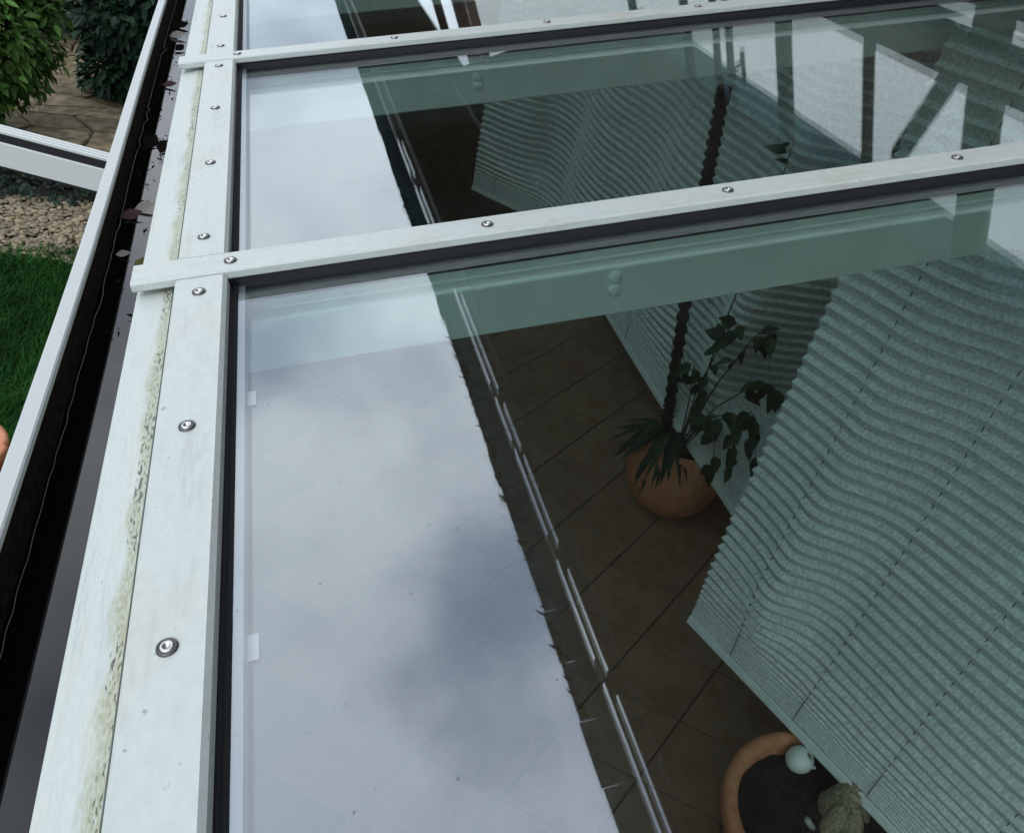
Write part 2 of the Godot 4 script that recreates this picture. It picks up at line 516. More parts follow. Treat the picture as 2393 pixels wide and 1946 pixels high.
func build_canopy() -> void:
	var H := thing("terrace_canopy", "dark boarded canopy on brown timber posts above the glass roof, seen mirrored in the panes", "canopy", Vector3(2.7, 0, -4.0))
	put("parapet", box_mesh(Vector3(2.62, 2.55, -8.6), Vector3(2.9, 3.3, 2.5), 0.0), M.brown_wood, H)
	put("inner_wall", box_mesh(Vector3(2.62, 0.0, -8.6), Vector3(2.9, 2.54, 2.5), 0.0), M.brown_wood, H)
	var W := thing("house", "white rendered house wall behind the canopy posts, seen only mirrored in the panes", "house", Vector3(4.7, 0, -5.0))
	put("wall", box_mesh(Vector3(4.5, 0.0, -40.0), Vector3(4.8, 11.0, 3.5), 0.0), M.render_white, W)
	# boarded underside of the eave
	var x := 0.3
	while x < 2.6:
		put("soffit_board", box_mesh(Vector3(x, 4.64, -8.6), Vector3(minf(x + 0.142, 2.615), 4.665, 2.5), 0.0015), M.brown_wood, H)
		x += 0.1435
	x = 0.3
	while x < 0.9:
		put("soffit_board", box_mesh(Vector3(x, 4.64, -13.6), Vector3(x + 0.142, 4.665, -8.61), 0.0015), M.brown_wood, H)
		x += 0.148
	put("roof_deck", box_mesh(Vector3(0.1, 4.67, -13.6), Vector3(0.95, 4.75, -8.605), 0.0), M.slate, H)
	put("roof_deck", box_mesh(Vector3(0.1, 4.67, -8.6), Vector3(2.9, 4.75, 2.5), 0.0), M.slate, H)
	put("fascia", box_mesh(Vector3(0.27, 4.56, -13.6), Vector3(0.295, 4.668, 2.5), 0.004), M.brown_wood, H)
	# slates along the eave
	var z := 2.4
	while z > -13.6:
		var st := stage()
		var e := 0.045 + rng.randf_range(-0.006, 0.006)
		extrude(st, rect_outline(0, 0, 0.34, 0.008, 0.002), Vector3(0.98, 0.199, 0), Vector3(-0.199, 0.98, 0), Vector3(e, 4.6 + rng.randf_range(0, 0.006), z - 0.246), Vector3(e + rng.randf_range(-0.004, 0.004), 4.6, z))
		put("slate", finish(st), M.slate, H)
		z -= 0.25
	# moss and leaf scraps caught along the slate edge
	var ms := stage()
	for k in 150:
		var zz := -1.6 - 4.6 * pow(rng.randf(), 1.3)
		var a := rng.randf_range(-1.2, 1.2)
		leaf_into(ms, Vector3(0.06 + rng.randf_range(0, 0.03), 4.597, zz), Vector3(-cos(a), -0.5 * rng.randf(), sin(a)), Vector3(0.3, 1, 0.2), rng.randf_range(0.02, 0.065), rng.randf_range(0.01, 0.028), 0.4, 0.45, 0.3)
	put("moss", finish(ms), M.leaf_black, H).set_meta("kind", "stuff")
	# half round brown gutter; strips added below it imitate its bright highlights
	var prof := []
	for k in 13:
		var t := PI * k / 12.0
		prof.append(Vector2(-0.055 * cos(t), -0.05 * sin(t)))
	for k in 13:
		var t := PI * (12 - k) / 12.0
		prof.append(Vector2(-0.051 * cos(t), -0.046 * sin(t)))
	var st2 := stage()
	extrude(st2, prof, Vector3.RIGHT, Vector3.UP, Vector3(0.212, 4.56, -13.6), Vector3(0.212, 4.56, 2.5))
	put("eave_gutter", finish(st2), M.brown_metal, H)
	var segs := [[2.0, -1.02], [-1.08, -1.62], [-1.72, -2.2], [-2.34, -2.9], [-2.96, -3.3], [-3.42, -4.4], [-5.3, -5.95], [-6.2, -6.9]]
	for s in segs:
		for o in [[0.17, 0.0], [0.199, 0.06]]:  # added tilted strips mirror the sky; the pair imitates a doubled glint
			var tr := stage()
			extrude(tr, rect_outline(-0.0085, -0.002, 0.0085, 0.002, 0.0008), Vector3(0.55, -0.83, 0), Vector3(-0.83, -0.55, 0), Vector3(o[0], 4.46, s[0] + o[1]), Vector3(o[0], 4.46, s[1] + o[1]))
			put("glint_strip", finish(tr), M.glint_metal, H)
	var t2 := stage()
	extrude(t2, rect_outline(-0.01, -0.002, 0.01, 0.002, 0.0008), Vector3(0.55, -0.83, 0), Vector3(-0.83, -0.55, 0), Vector3(0.84, 4.56, -5.6), Vector3(0.84, 4.56, -8.4))
	put("glint_strip", finish(t2), M.glint_metal, H)
	# posts and frames before the wall
	for a in [[-3.16, 0.1], [-4.06, 0.025], [-5.0, 0.07], [-6.62, 0.04], [-5.82, 0.018], [-6.05, 0.018], [-7.9, 0.06]]:
		put("post", box_mesh(Vector3(2.57, 3.3, a[0] - a[1]), Vector3(2.615, 4.635, a[0] + a[1]), 0.004), M.brown_wood, H)
	put("bracket", tube([Vector3(2.58, 4.5, -6.1), Vector3(2.58, 4.25, -5.6)], [0.022, 0.022], 8), M.brown_wood, H)
	put("bracket", tube([Vector3(2.58, 4.15, -5.59), Vector3(2.58, 4.36, -5.58)], [0.016, 0.016], 8), M.brown_wood, H)
	put("brace", tube([Vector3(2.58, 3.55, -3.3), Vector3(2.58, 4.2, -3.75)], [0.05, 0.05], 4), M.brown_wood, H)
	put("beam", box_mesh(Vector3(2.45, 3.42, -4.35), Vector3(2.61, 3.6, 1.2), 0.006), M.brown_wood, H)
	put("sill", box_mesh(Vector3(2.4, 3.2, -4.2), Vector3(2.61, 3.24, 1.2), 0.004), M.brown_wood, H)
	for a in [[1.25, -9.4, 0.06], [1.45, -10.0, 0.05], [1.0, -9.0, 0.04]]:
		put("post", box_mesh(Vector3(a[0] - a[2], 2.0, a[1] - a[2]), Vector3(a[0] + a[2], 6.5, a[1] + a[2]), 0.004), M.brown_wood, H)

func screw_parts(parent: Node3D, at: Vector3, nrm: Vector3) -> void:
	var screw := MeshInstance3D.new()
	screw.name = "screw"
	var b := Basis(Quaternion(Vector3.UP, nrm))
	screw.mesh = M_screw
	parent.add_child(screw, true)
	var sum := Vector3.ZERO
	var p: Node = parent
	while p != self:
		sum += p.position
		p = p.get_parent()
	screw.transform = Transform3D(b * Basis(Vector3.UP, rng.randf() * TAU), at - sum)

var M_screw: ArrayMesh

func screw_mesh() -> ArrayMesh:
	# dished head with a socket, set in a dark sealing washer
	var head := lathe([Vector2(0.0, 0.0012), Vector2(0.0022, 0.001), Vector2(0.0026, 0.0028), Vector2(0.0044, 0.0032), Vector2(0.0054, 0.0026), Vector2(0.0058, 0.001)], 20)
	var washer := lathe([Vector2(0.0056, 0.0012), Vector2(0.0066, 0.0024), Vector2(0.008, 0.0022), Vector2(0.0087, 0.0)], 20)
	var m := ArrayMesh.new()
	m.add_surface_from_arrays(Mesh.PRIMITIVE_TRIANGLES, head.surface_get_arrays(0))
	m.add_surface_from_arrays(Mesh.PRIMITIVE_TRIANGLES, washer.surface_get_arrays(0))
	m.surface_set_material(0, M.steel)
	m.surface_set_material(1, M.steel_washer)
	return m

func build_conservatory() -> void:
	var base := Vector3(0, 0, -1.1)
	var C := thing("conservatory", "white aluminium conservatory roof of tinted glass panes between screwed caps", "conservatory", base)
	M_screw = screw_mesh()
	var nrm := Vector3(-sin(PITCH), cos(PITCH), 0)
	var vend := TOP_V
	for i in RAFTERS.size():
		var u: float = RAFTERS[i]
		# rafter below the glass
		var body := [
			Vector2(u - 0.027, -0.138), Vector2(u + 0.027, -0.138), Vector2(u + 0.03, -0.135), Vector2(u + 0.03, -0.06), Vector2(u + 0.028, -0.058),
			Vector2(u + 0.0245, -0.0565), Vector2(u + 0.0245, -0.045), Vector2(u + 0.021, -0.0435), Vector2(u + 0.021, -0.032), Vector2(u - 0.021, -0.032), Vector2(u - 0.021, -0.0435),
			Vector2(u - 0.0245, -0.045), Vector2(u - 0.0245, -0.0565), Vector2(u - 0.028, -0.058), Vector2(u - 0.03, -0.06), Vector2(u - 0.03, -0.135)]
		var R := put("rafter", along_v(body, -0.2, vend), M.rafter_paint, C)
		put("lower_gasket", along_v(rect_outline(u - 0.022, -0.0318, u + 0.022, -0.0225, 0.002), -0.15, vend), M.rubber, R)
		put("gasket", along_v(rect_outline(u - 0.021, -0.02, u + 0.021, 0.0098, 0.003), -0.15, vend), M.rubber, R)
		put("cap_strip", along_v(rect_outline(u - 0.0265, 0.0105, u + 0.0265, 0.0235, 0.0022), -0.2635, vend), M.white_paint, R)
		if i < 5:
			for sv in [-0.14, 0.204, 0.559, 0.932, 1.29, 1.65, 2.01, 2.37]:
				screw_parts(R, RP(sv, u + rng.randf_range(-0.0012, 0.0012), 0.0232), nrm)
		if i in [1, 2, 3]:
			for w in [-0.0745, -0.0952]:
				var plug := put("plug", lathe([Vector2(0.0, 0.0062), Vector2(0.006, 0.0058), Vector2(0.0095, 0.0044), Vector2(0.0102, 0.003), Vector2(0.0104, 0.0)], 20), M.rafter_paint, R)
				var sum: Vector3 = C.position + R.position
				plug.transform = Transform3D(Basis(Vector3.RIGHT, PI / 2), RP(0.382, u - 0.0298, w) - sum)
	# bays
	var edges := [NEAR_U] + RAFTERS
	for i in edges.size() - 1:
		var u0: float = edges[i] + 0.0267
		var u1: float = edges[i + 1] - 0.0267
		# outer flashing strip with its drip edge
		var fo := [Vector2(-0.216, 0.001), Vector2(-0.217, 0.0042), Vector2(-0.2605, 0.002), Vector2(-0.263, 0.0), Vector2(-0.263, -0.03), Vector2(-0.26, -0.03), Vector2(-0.26, -0.002), Vector2(-0.216, -0.001)]
		var st := stage()
		# top face carries the weathering, so give it its own coordinates across
		var ev := RP(1, 0, 0) - RP(0, 0, 0)
		var ew := RP(0, 0, 1) - RP(0, 0, 0)
		var lo := edges[i] as float - (0.0 if i > 0 else 0.0)
		var hi := edges[i + 1] as float
		var pieces := int(ceil((hi - lo) / 0.25))
		for k in pieces:
			var a := lerpf(lo, hi, float(k) / pieces)
			var b := lerpf(lo, hi, float(k + 1) / pieces)
			quad(st, RP(-0.263, a, 0.0), RP(-0.2165, a, 0.0042), RP(-0.2165, b, 0.0042), RP(-0.263, b, 0.0), 0.0, 1.0, a + 3.0, b + 3.0)
		extrude(st, [Vector2(-0.2165, 0.0041), Vector2(-0.263, -0.0001), Vector2(-0.263, -0.032), Vector2(-0.2605, -0.032), Vector2(-0.2605, -0.003), Vector2(-0.2165, 0.001)], ev, ew, RP(0, lo, 0), RP(0, hi, 0))
		put("eave_flashing", finish(st), M.flashing_paint, C)
		# screwed eave cap
		var cap := [Vector2(-0.2145, 0.0015), Vector2(-0.1455, 0.0015), Vector2(-0.1445, 0.004), Vector2(-0.145, 0.0165), Vector2(-0.1495, 0.0215), Vector2(-0.2065, 0.0215), Vector2(-0.209, 0.0192)]
		var E := put("eave_cap", along_u(cap, u0 + 0.003, u1 - 0.003), M.white_paint, C)
		var su := u1 - 0.042
		if i < 5:
			while su > u0 + 0.02:
				screw_parts(E, RP(-0.1775, su, 0.0213), nrm)
				su -= 0.273
		# seals and glazing
		var G := thing_part("glass_panel", C, RP(0.5, (u0 + u1) * 0.5, 0.0))
		put("edge_seal", along_u([Vector2(-0.1495, -0.02), Vector2(-0.136, -0.02), Vector2(-0.135, 0.001), Vector2(-0.137, 0.0028), Vector2(-0.1415, 0.0006), Vector2(-0.1442, 0.0004), Vector2(-0.1495, 0.0004)], u0 - 0.006, u1 + 0.006), M.rubber_edge, G)
		var sg := stage()
		var a0 := -0.1365
		quad(sg, RP(a0, u0 - 0.008, 0), RP(vend, u0 - 0.008, 0), RP(vend, u1 + 0.008, 0), RP(a0, u1 + 0.008, 0))
		var tilt := [0.0, 0.0006, -0.0012, 0.0009, 0.0, 0.0, 0.0, 0.0]
		var outer := put("outer_pane", finish(sg), M.glass_coat, G)
		outer.rotation.z = tilt[i] * 0.0
		put("inner_pane", along_u(rect_outline(a0, -0.0215, vend, -0.0175), u0 - 0.004, u1 + 0.004), M.glass_tint, G)
		if i == 1:
			for su2 in [0.805, 0.463]:
				var sk := stage()
				quad(sk, RP(-0.1265, su2 - 0.013, -0.0165), RP(-0.118, su2 - 0.013, -0.0165), RP(-0.118, su2 + 0.013, -0.0165), RP(-0.1265, su2 + 0.013, -0.0165))
				put("sticker", finish(sk), M.lip_paint, G)
		put("spacer_bar", along_u(rect_outline(-0.135, -0.0172, -0.1265, -0.0012), u0, u1), M.spacer, G)
	# lower end bar behind the flashing, wall plate and glazed front below
	put("eave_beam", along_u([Vector2(-0.2595, -0.033), Vector2(-0.2595, -0.14), Vector2(-0.16, -0.14), Vector2(-0.16, -0.033)], NEAR_U, FAR_U), M.rafter_paint, C)
	put("light_blocking_wall", box_mesh(Vector3(-0.27, 0.0, -7.2), Vector3(-0.17, 1.78, 0.9), 0.004), M.brown_wood, C)  # unseen front wall, built this high to keep light off the lower pleat faces
	for i in RAFTERS.size():
		var zz: float = -RAFTERS[i]
		put("front_post", box_mesh(Vector3(-0.25, 1.78, zz - 0.04), Vector3(-0.18, 2.17, zz + 0.04), 0.004), M.rafter_paint, C)
		if i > 0:
			put("front_pane", box_mesh(Vector3(-0.222, 1.8, zz + 0.042), Vector3(-0.214, 2.15, zz + 0.966), 0.0), M.window_glass, C)
	put("end_wall", box_mesh(Vector3(-0.25, 0.0, -7.32), Vector3(2.6, 2.9, -7.22), 0.0), M.brown_wood, C)

func thing_part(called: String, parent: Node3D, world_at: Vector3) -> Node3D:
	var o := Node3D.new()
	o.name = called
	parent.add_child(o, true)
	var sum := Vector3.ZERO
	var p: Node = parent
	while p != self:
		sum += p.position
		p = p.get_parent()
	o.position = world_at - sum
	return o

func lip_bow(u: float) -> float:
	return 0.0055 * exp(-pow((u - 1.25) / 0.55, 2.0)) - 0.003 * smoothstep(1.6, 3.0, u)

func build_gutter() -> void:
	var G := thing("rain_gutter", "long white rain gutter with dark standing water beside the glass roof", "gutter", Vector3(-0.32, 2.1, -2.0))
	var xi := -0.3405
	var xo := -0.3595
	var yl := 2.27
	var lip := stage()
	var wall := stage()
	var out_face := stage()
	var n := 44
	for k in n:
		var ua := lerpf(NEAR_U, FAR_U, float(k) / n)
		var ub := lerpf(NEAR_U, FAR_U, float(k + 1) / n)
		var ba := lip_bow(ua)
		var bb := lip_bow(ub)
		var prof := [Vector2(xi, yl - 0.012), Vector2(xi, yl - 0.002), Vector2(xi - 0.002, yl), Vector2(xo + 0.003, yl + 0.001), Vector2(xo, yl - 0.002), Vector2(xo, yl - 0.02), Vector2(xo + 0.006, yl - 0.13)]
		for i in prof.size() - 1:
			quad(lip, Vector3(prof[i].x + ba, prof[i].y, -ua), Vector3(prof[i].x + bb, prof[i].y, -ub), Vector3(prof[i + 1].x + bb, prof[i + 1].y, -ub), Vector3(prof[i + 1].x + ba, prof[i + 1].y, -ua))
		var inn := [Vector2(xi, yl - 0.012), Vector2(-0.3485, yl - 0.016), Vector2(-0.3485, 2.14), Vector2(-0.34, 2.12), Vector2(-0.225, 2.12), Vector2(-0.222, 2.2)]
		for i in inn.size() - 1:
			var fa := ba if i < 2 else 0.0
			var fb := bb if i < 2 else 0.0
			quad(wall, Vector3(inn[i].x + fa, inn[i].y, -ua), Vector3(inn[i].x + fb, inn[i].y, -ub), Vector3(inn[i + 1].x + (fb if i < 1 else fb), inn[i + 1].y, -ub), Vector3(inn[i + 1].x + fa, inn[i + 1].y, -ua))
	put("outer_lip", finish(lip), M.lip_paint, G)
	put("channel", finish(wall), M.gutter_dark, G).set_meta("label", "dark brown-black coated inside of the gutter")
	var w := struct_of("water", sheet(-0.345, -FAR_U, -0.224, -NEAR_U, 2.167), M.water)
	w.set_meta("label", "still dark water standing in the gutter")
	# pale foam line at the water's edge, coloured to imitate the meniscus highlight
	var sc := stage()
	var nz := FastNoiseLite.new(); nz.seed = 2; nz.frequency = 6.0; nz.fractal_octaves = 4
	var steps := 420
	var pa := Vector3.ZERO
	var pb := Vector3.ZERO
	for k in steps + 1:
		var u := lerpf(0.3, 5.0, float(k) / steps)
		var far := smoothstep(0.7, 2.2, u)
		var x := -0.3455 + lip_bow(u) + absf(nz.get_noise_1d(u * 1.5)) * 0.003 + maxf(0.0, nz.get_noise_1d(u * 0.9 + 30) - 0.3) * 0.03 * far
		var wd := 0.0006 + 0.0011 * far * (0.5 + 0.5 * nz.get_noise_1d(u * 3 + 9))
		var a := Vector3(x, 2.1685, -u)
		var b := Vector3(x + wd, 2.1685, -u)
		if k > 0:
			quad(sc, pa, a, b, pb)
		pa = a; pb = b
	put("waterline_highlight", finish(sc), M.pale_grey, G)

# ---------------------------------------------------------------- blinds
func curve_at(pts: Array, s: float) -> Vector2:
	var f := clampf(s, 0, 1) * (pts.size() - 1)
	var i := mini(int(f), pts.size() - 2)
	var t := f - i
	var p0: Vector2 = pts[maxi(i - 1, 0)]
	var p1: Vector2 = pts[i]
	var p2: Vector2 = pts[i + 1]
	var p3: Vector2 = pts[mini(i + 2, pts.size() - 1)]
	return 0.5 * ((2.0 * p1) + (p2 - p0) * t + (2.0 * p0 - 5.0 * p1 + 4.0 * p2 - p3) * t * t + (3.0 * p1 - p0 - 3.0 * p2 + p3) * t * t * t)

# low and high: plan curves (x, z) of the fabric at the rail and at the top; they are blended with height
func make_blind(called: String, label: String, low: Array, high: Array, y0: float, y1: float, cords: Array, seed_: int, rail_low: Array) -> void:
	var B := thing(called, label, "blind", Vector3(low[0].x, y0, low[0].y), "pleated blinds hanging under the glass roof")
	var nz := FastNoiseLite.new(); nz.seed = seed_; nz.frequency = 1.0
	# rows: packed close at the rail, opening upward
	var ys := []
	var y := y0 + 0.012
	var k := 0
	while y < y1:
		var open := smoothstep(4.0, 13.0, float(k))
		ys.append([y, lerpf(0.0058, 0.0245, open)])
		y += lerpf(0.0135, 0.046, open)
		k += 1
	ys.append([y, 0.0245])
	var n := 150
	var shape := func(s: float, h: float) -> Vector2:
		var t := clampf((h - y0) / (y1 - y0), 0, 1)
		var a: Vector2 = curve_at(rail_low, s)
		var b: Vector2 = curve_at(low, s)
		var c: Vector2 = curve_at(high, s)
		var p := a.lerp(b, smoothstep(0.02, 0.2, t)) if t < 0.2 else b.lerp(c, (t - 0.2) / 0.8)
		return p
	var point := func(s: float, h: float, out: float) -> Vector3:
		var p: Vector2 = shape.call(s, h)
		var q: Vector2 = shape.call(minf(s + 0.008, 1.0), h)
		if s > 0.99:
			q = p + (p - shape.call(s - 0.008, h))
		var d := (q - p).normalized()
		var side := Vector2(d.y, -d.x)
		if side.x > 0.0 and absf(side.x) > 0.05: side = -side
		var wob := 0.003 * nz.get_noise_2d(s * 9.0, h * 2.0) + 0.0012 * nz.get_noise_2d(s * 40.0, h * 30.0)
		p += side * (out + wob)
		return Vector3(p.x, h + 0.008 * nz.get_noise_2d(s * 2.5 + 50.0, h * 1.2) + 0.002 * nz.get_noise_2d(s * 18.0, h * 14.0 + 9.0), p.y)
	var st := stage()
	var g := 1
	for r in ys.size() - 1:
		var h0: float = ys[r][0]
		var h1: float = ys[r + 1][0]
		var dep: float = ys[r][1]
		var hm := lerpf(h0, h1, 0.76)
		# valley -> ridge (faces down), crimped crease, ridge -> valley (faces up)
		var rows := [[h0, 0.0], [hm, dep], [hm + minf(0.003, (h1 - h0) * 0.12), dep - 0.001], [h1, 0.0]]
		for j in 3:
			st.set_smooth_group(g)
			g = 1 + (g % 28)
			for i in n:
				var s0 := float(i) / n
				var s1 := float(i + 1) / n
				var A: Vector3 = point.call(s0, rows[j][0], rows[j][1])
				var Bq: Vector3 = point.call(s1, rows[j][0], rows[j][1])
				var Cq: Vector3 = point.call(s1, rows[j + 1][0], rows[j + 1][1])
				var D: Vector3 = point.call(s0, rows[j + 1][0], rows[j + 1][1])
				quad(st, A, D, Cq, Bq, rows[j][0] + g * 0.37, rows[j + 1][0] + g * 0.37, s0 * 2.4, s1 * 2.4)
	put("fabric", finish(st), M.blind_fabric, B)
	# bottom rail, a slim channel in two steps
	var pr := []
	for i in 41:
		var p: Vector2 = curve_at(rail_low, i / 40.0)
		pr.append(Vector3(p.x, y0, p.y))
	var rs := stage()
	for i in 40:
		extrude_step(rs, pr[i], pr[i + 1], [Vector2(-0.014, -0.022), Vector2(0.012, -0.022), Vector2(0.012, 0.008), Vector2(-0.004, 0.01), Vector2(-0.012, 0.009), Vector2(-0.012, 0.004), Vector2(-0.005, 0.003), Vector2(-0.005, -0.001), Vector2(-0.014, -0.002), Vector2(-0.014, -0.009), Vector2(-0.007, -0.0095), Vector2(-0.007, -0.0125), Vector2(-0.016, -0.013)])
	put("bottom_rail", finish(rs), M.blind_rail, B)
	for c in cords:
		var pts := []
		var rad := []
		for i in 60:
			var hh := lerpf(y0 + 0.02, y1, i / 59.0)
			pts.append(point.call(c, hh, 0.0085))
			rad.append(0.0016)
		put("cord", tube(pts, rad, 5), M.cord, B)

func extrude_step(st: SurfaceTool, a: Vector3, b: Vector3, prof: Array) -> void:
	var d := (b - a).normalized()
	var side := d.cross(Vector3.UP).normalized()
	if side.x > 0.0: side = -side
	extrude(st, prof, -side, Vector3.UP, a, b + d * 0.002, true)

func build_blinds() -> void:
	# near blind: rail swings out towards the eave at its far end
	var a := Vector2(1.552, -1.938)
	var d0 := Vector2(0.348, 0.937)
	var d1 := Vector2(0.56, 0.83)
	var side := Vector2(-0.94, 0.34)
	var rail := []
	var low := []
	var high := []
	var bump := [0.0, 0.014, 0.034, 0.06, -0.02, -0.05, -0.042, -0.03, -0.018, -0.008, 0.0, 0.004, 0.006, 0.005, 0.0, 0.0, 0.0, 0.0, 0.0, 0.0, 0.0]
	var bump2 := [0.0, 0.006, 0.014, 0.026, 0.034, -0.012, -0.03, -0.026, -0.018, -0.01, -0.003, 0.002, 0.005, 0.004, 0.0, 0.0, 0.0, 0.0, 0.0, 0.0, 0.0]
	for i in 21:
		var s := i / 20.0 * 1.9
		rail.append(a + d0 * s)
		low.append(a + d0 * s + side * bump[i] * 1.0)
		high.append(a + d1 * s + side * bump2[i] * 1.2)
	make_blind("pleated_blind", "large pale pleated blind nearest the camera, hanging over the big terracotta pot", low, high, 0.45, 2.63, [0.115, 0.28, 0.45, 0.62, 0.8], 3, rail)
	# far blind: runs along the eave direction, its far end curled towards the eave
	var P := [Vector2(1.556, -6.235), Vector2(1.7, -6.05), Vector2(1.85, -5.86), Vector2(1.93, -5.72), Vector2(1.99, -5.5), Vector2(2.03, -5.2), Vector2(2.037, -4.9), Vector2(2.037, -4.6), Vector2(2.037, -4.3), Vector2(2.032, -4.0), Vector2(2.03, -3.7), Vector2(2.028, -3.4), Vector2(2.03, -3.1), Vector2(2.036, -2.85), Vector2(2.042, -2.6), Vector2(2.045, -2.3)]
	var L := [Vector2(1.556, -6.235), Vector2(1.68, -6.07), Vector2(1.82, -5.93), Vector2(1.98, -5.86), Vector2(2.05, -5.6), Vector2(1.99, -5.25), Vector2(2.0, -4.9), Vector2(2.06, -4.6), Vector2(2.05, -4.3), Vector2(1.99, -4.0), Vector2(2.0, -3.7), Vector2(2.05, -3.42), Vector2(2.07, -3.22), Vector2(2.03, -3.03), Vector2(2.2, -2.97), Vector2(2.42, -2.93)]
	var U := [Vector2(1.556, -6.235), Vector2(1.7, -6.08), Vector2(1.86, -6.0), Vector2(2.03, -5.96), Vector2(2.1, -5.6), Vector2(2.06, -5.2), Vector2(2.02, -4.9), Vector2(2.06, -4.6), Vector2(2.09, -4.3), Vector2(2.06, -4.0), Vector2(2.03, -3.7), Vector2(2.07, -3.42), Vector2(2.06, -3.2), Vector2(2.06, -3.04), Vector2(2.22, -2.98), Vector2(2.42, -2.95)]
	make_blind("pleated_blind", "pale pleated blind farther off behind the leafy potted plant, its far end curled", L, U, 0.45, 2.5, [0.06, 0.2, 0.42, 0.6, 0.76], 8, P)

# ---------------------------------------------------------------- pots and plants
func tinted(st: SurfaceTool, base: Array, v: float) -> void:
	st.set_color(Color(base[0] * v, base[1] * v, base[2] * v))

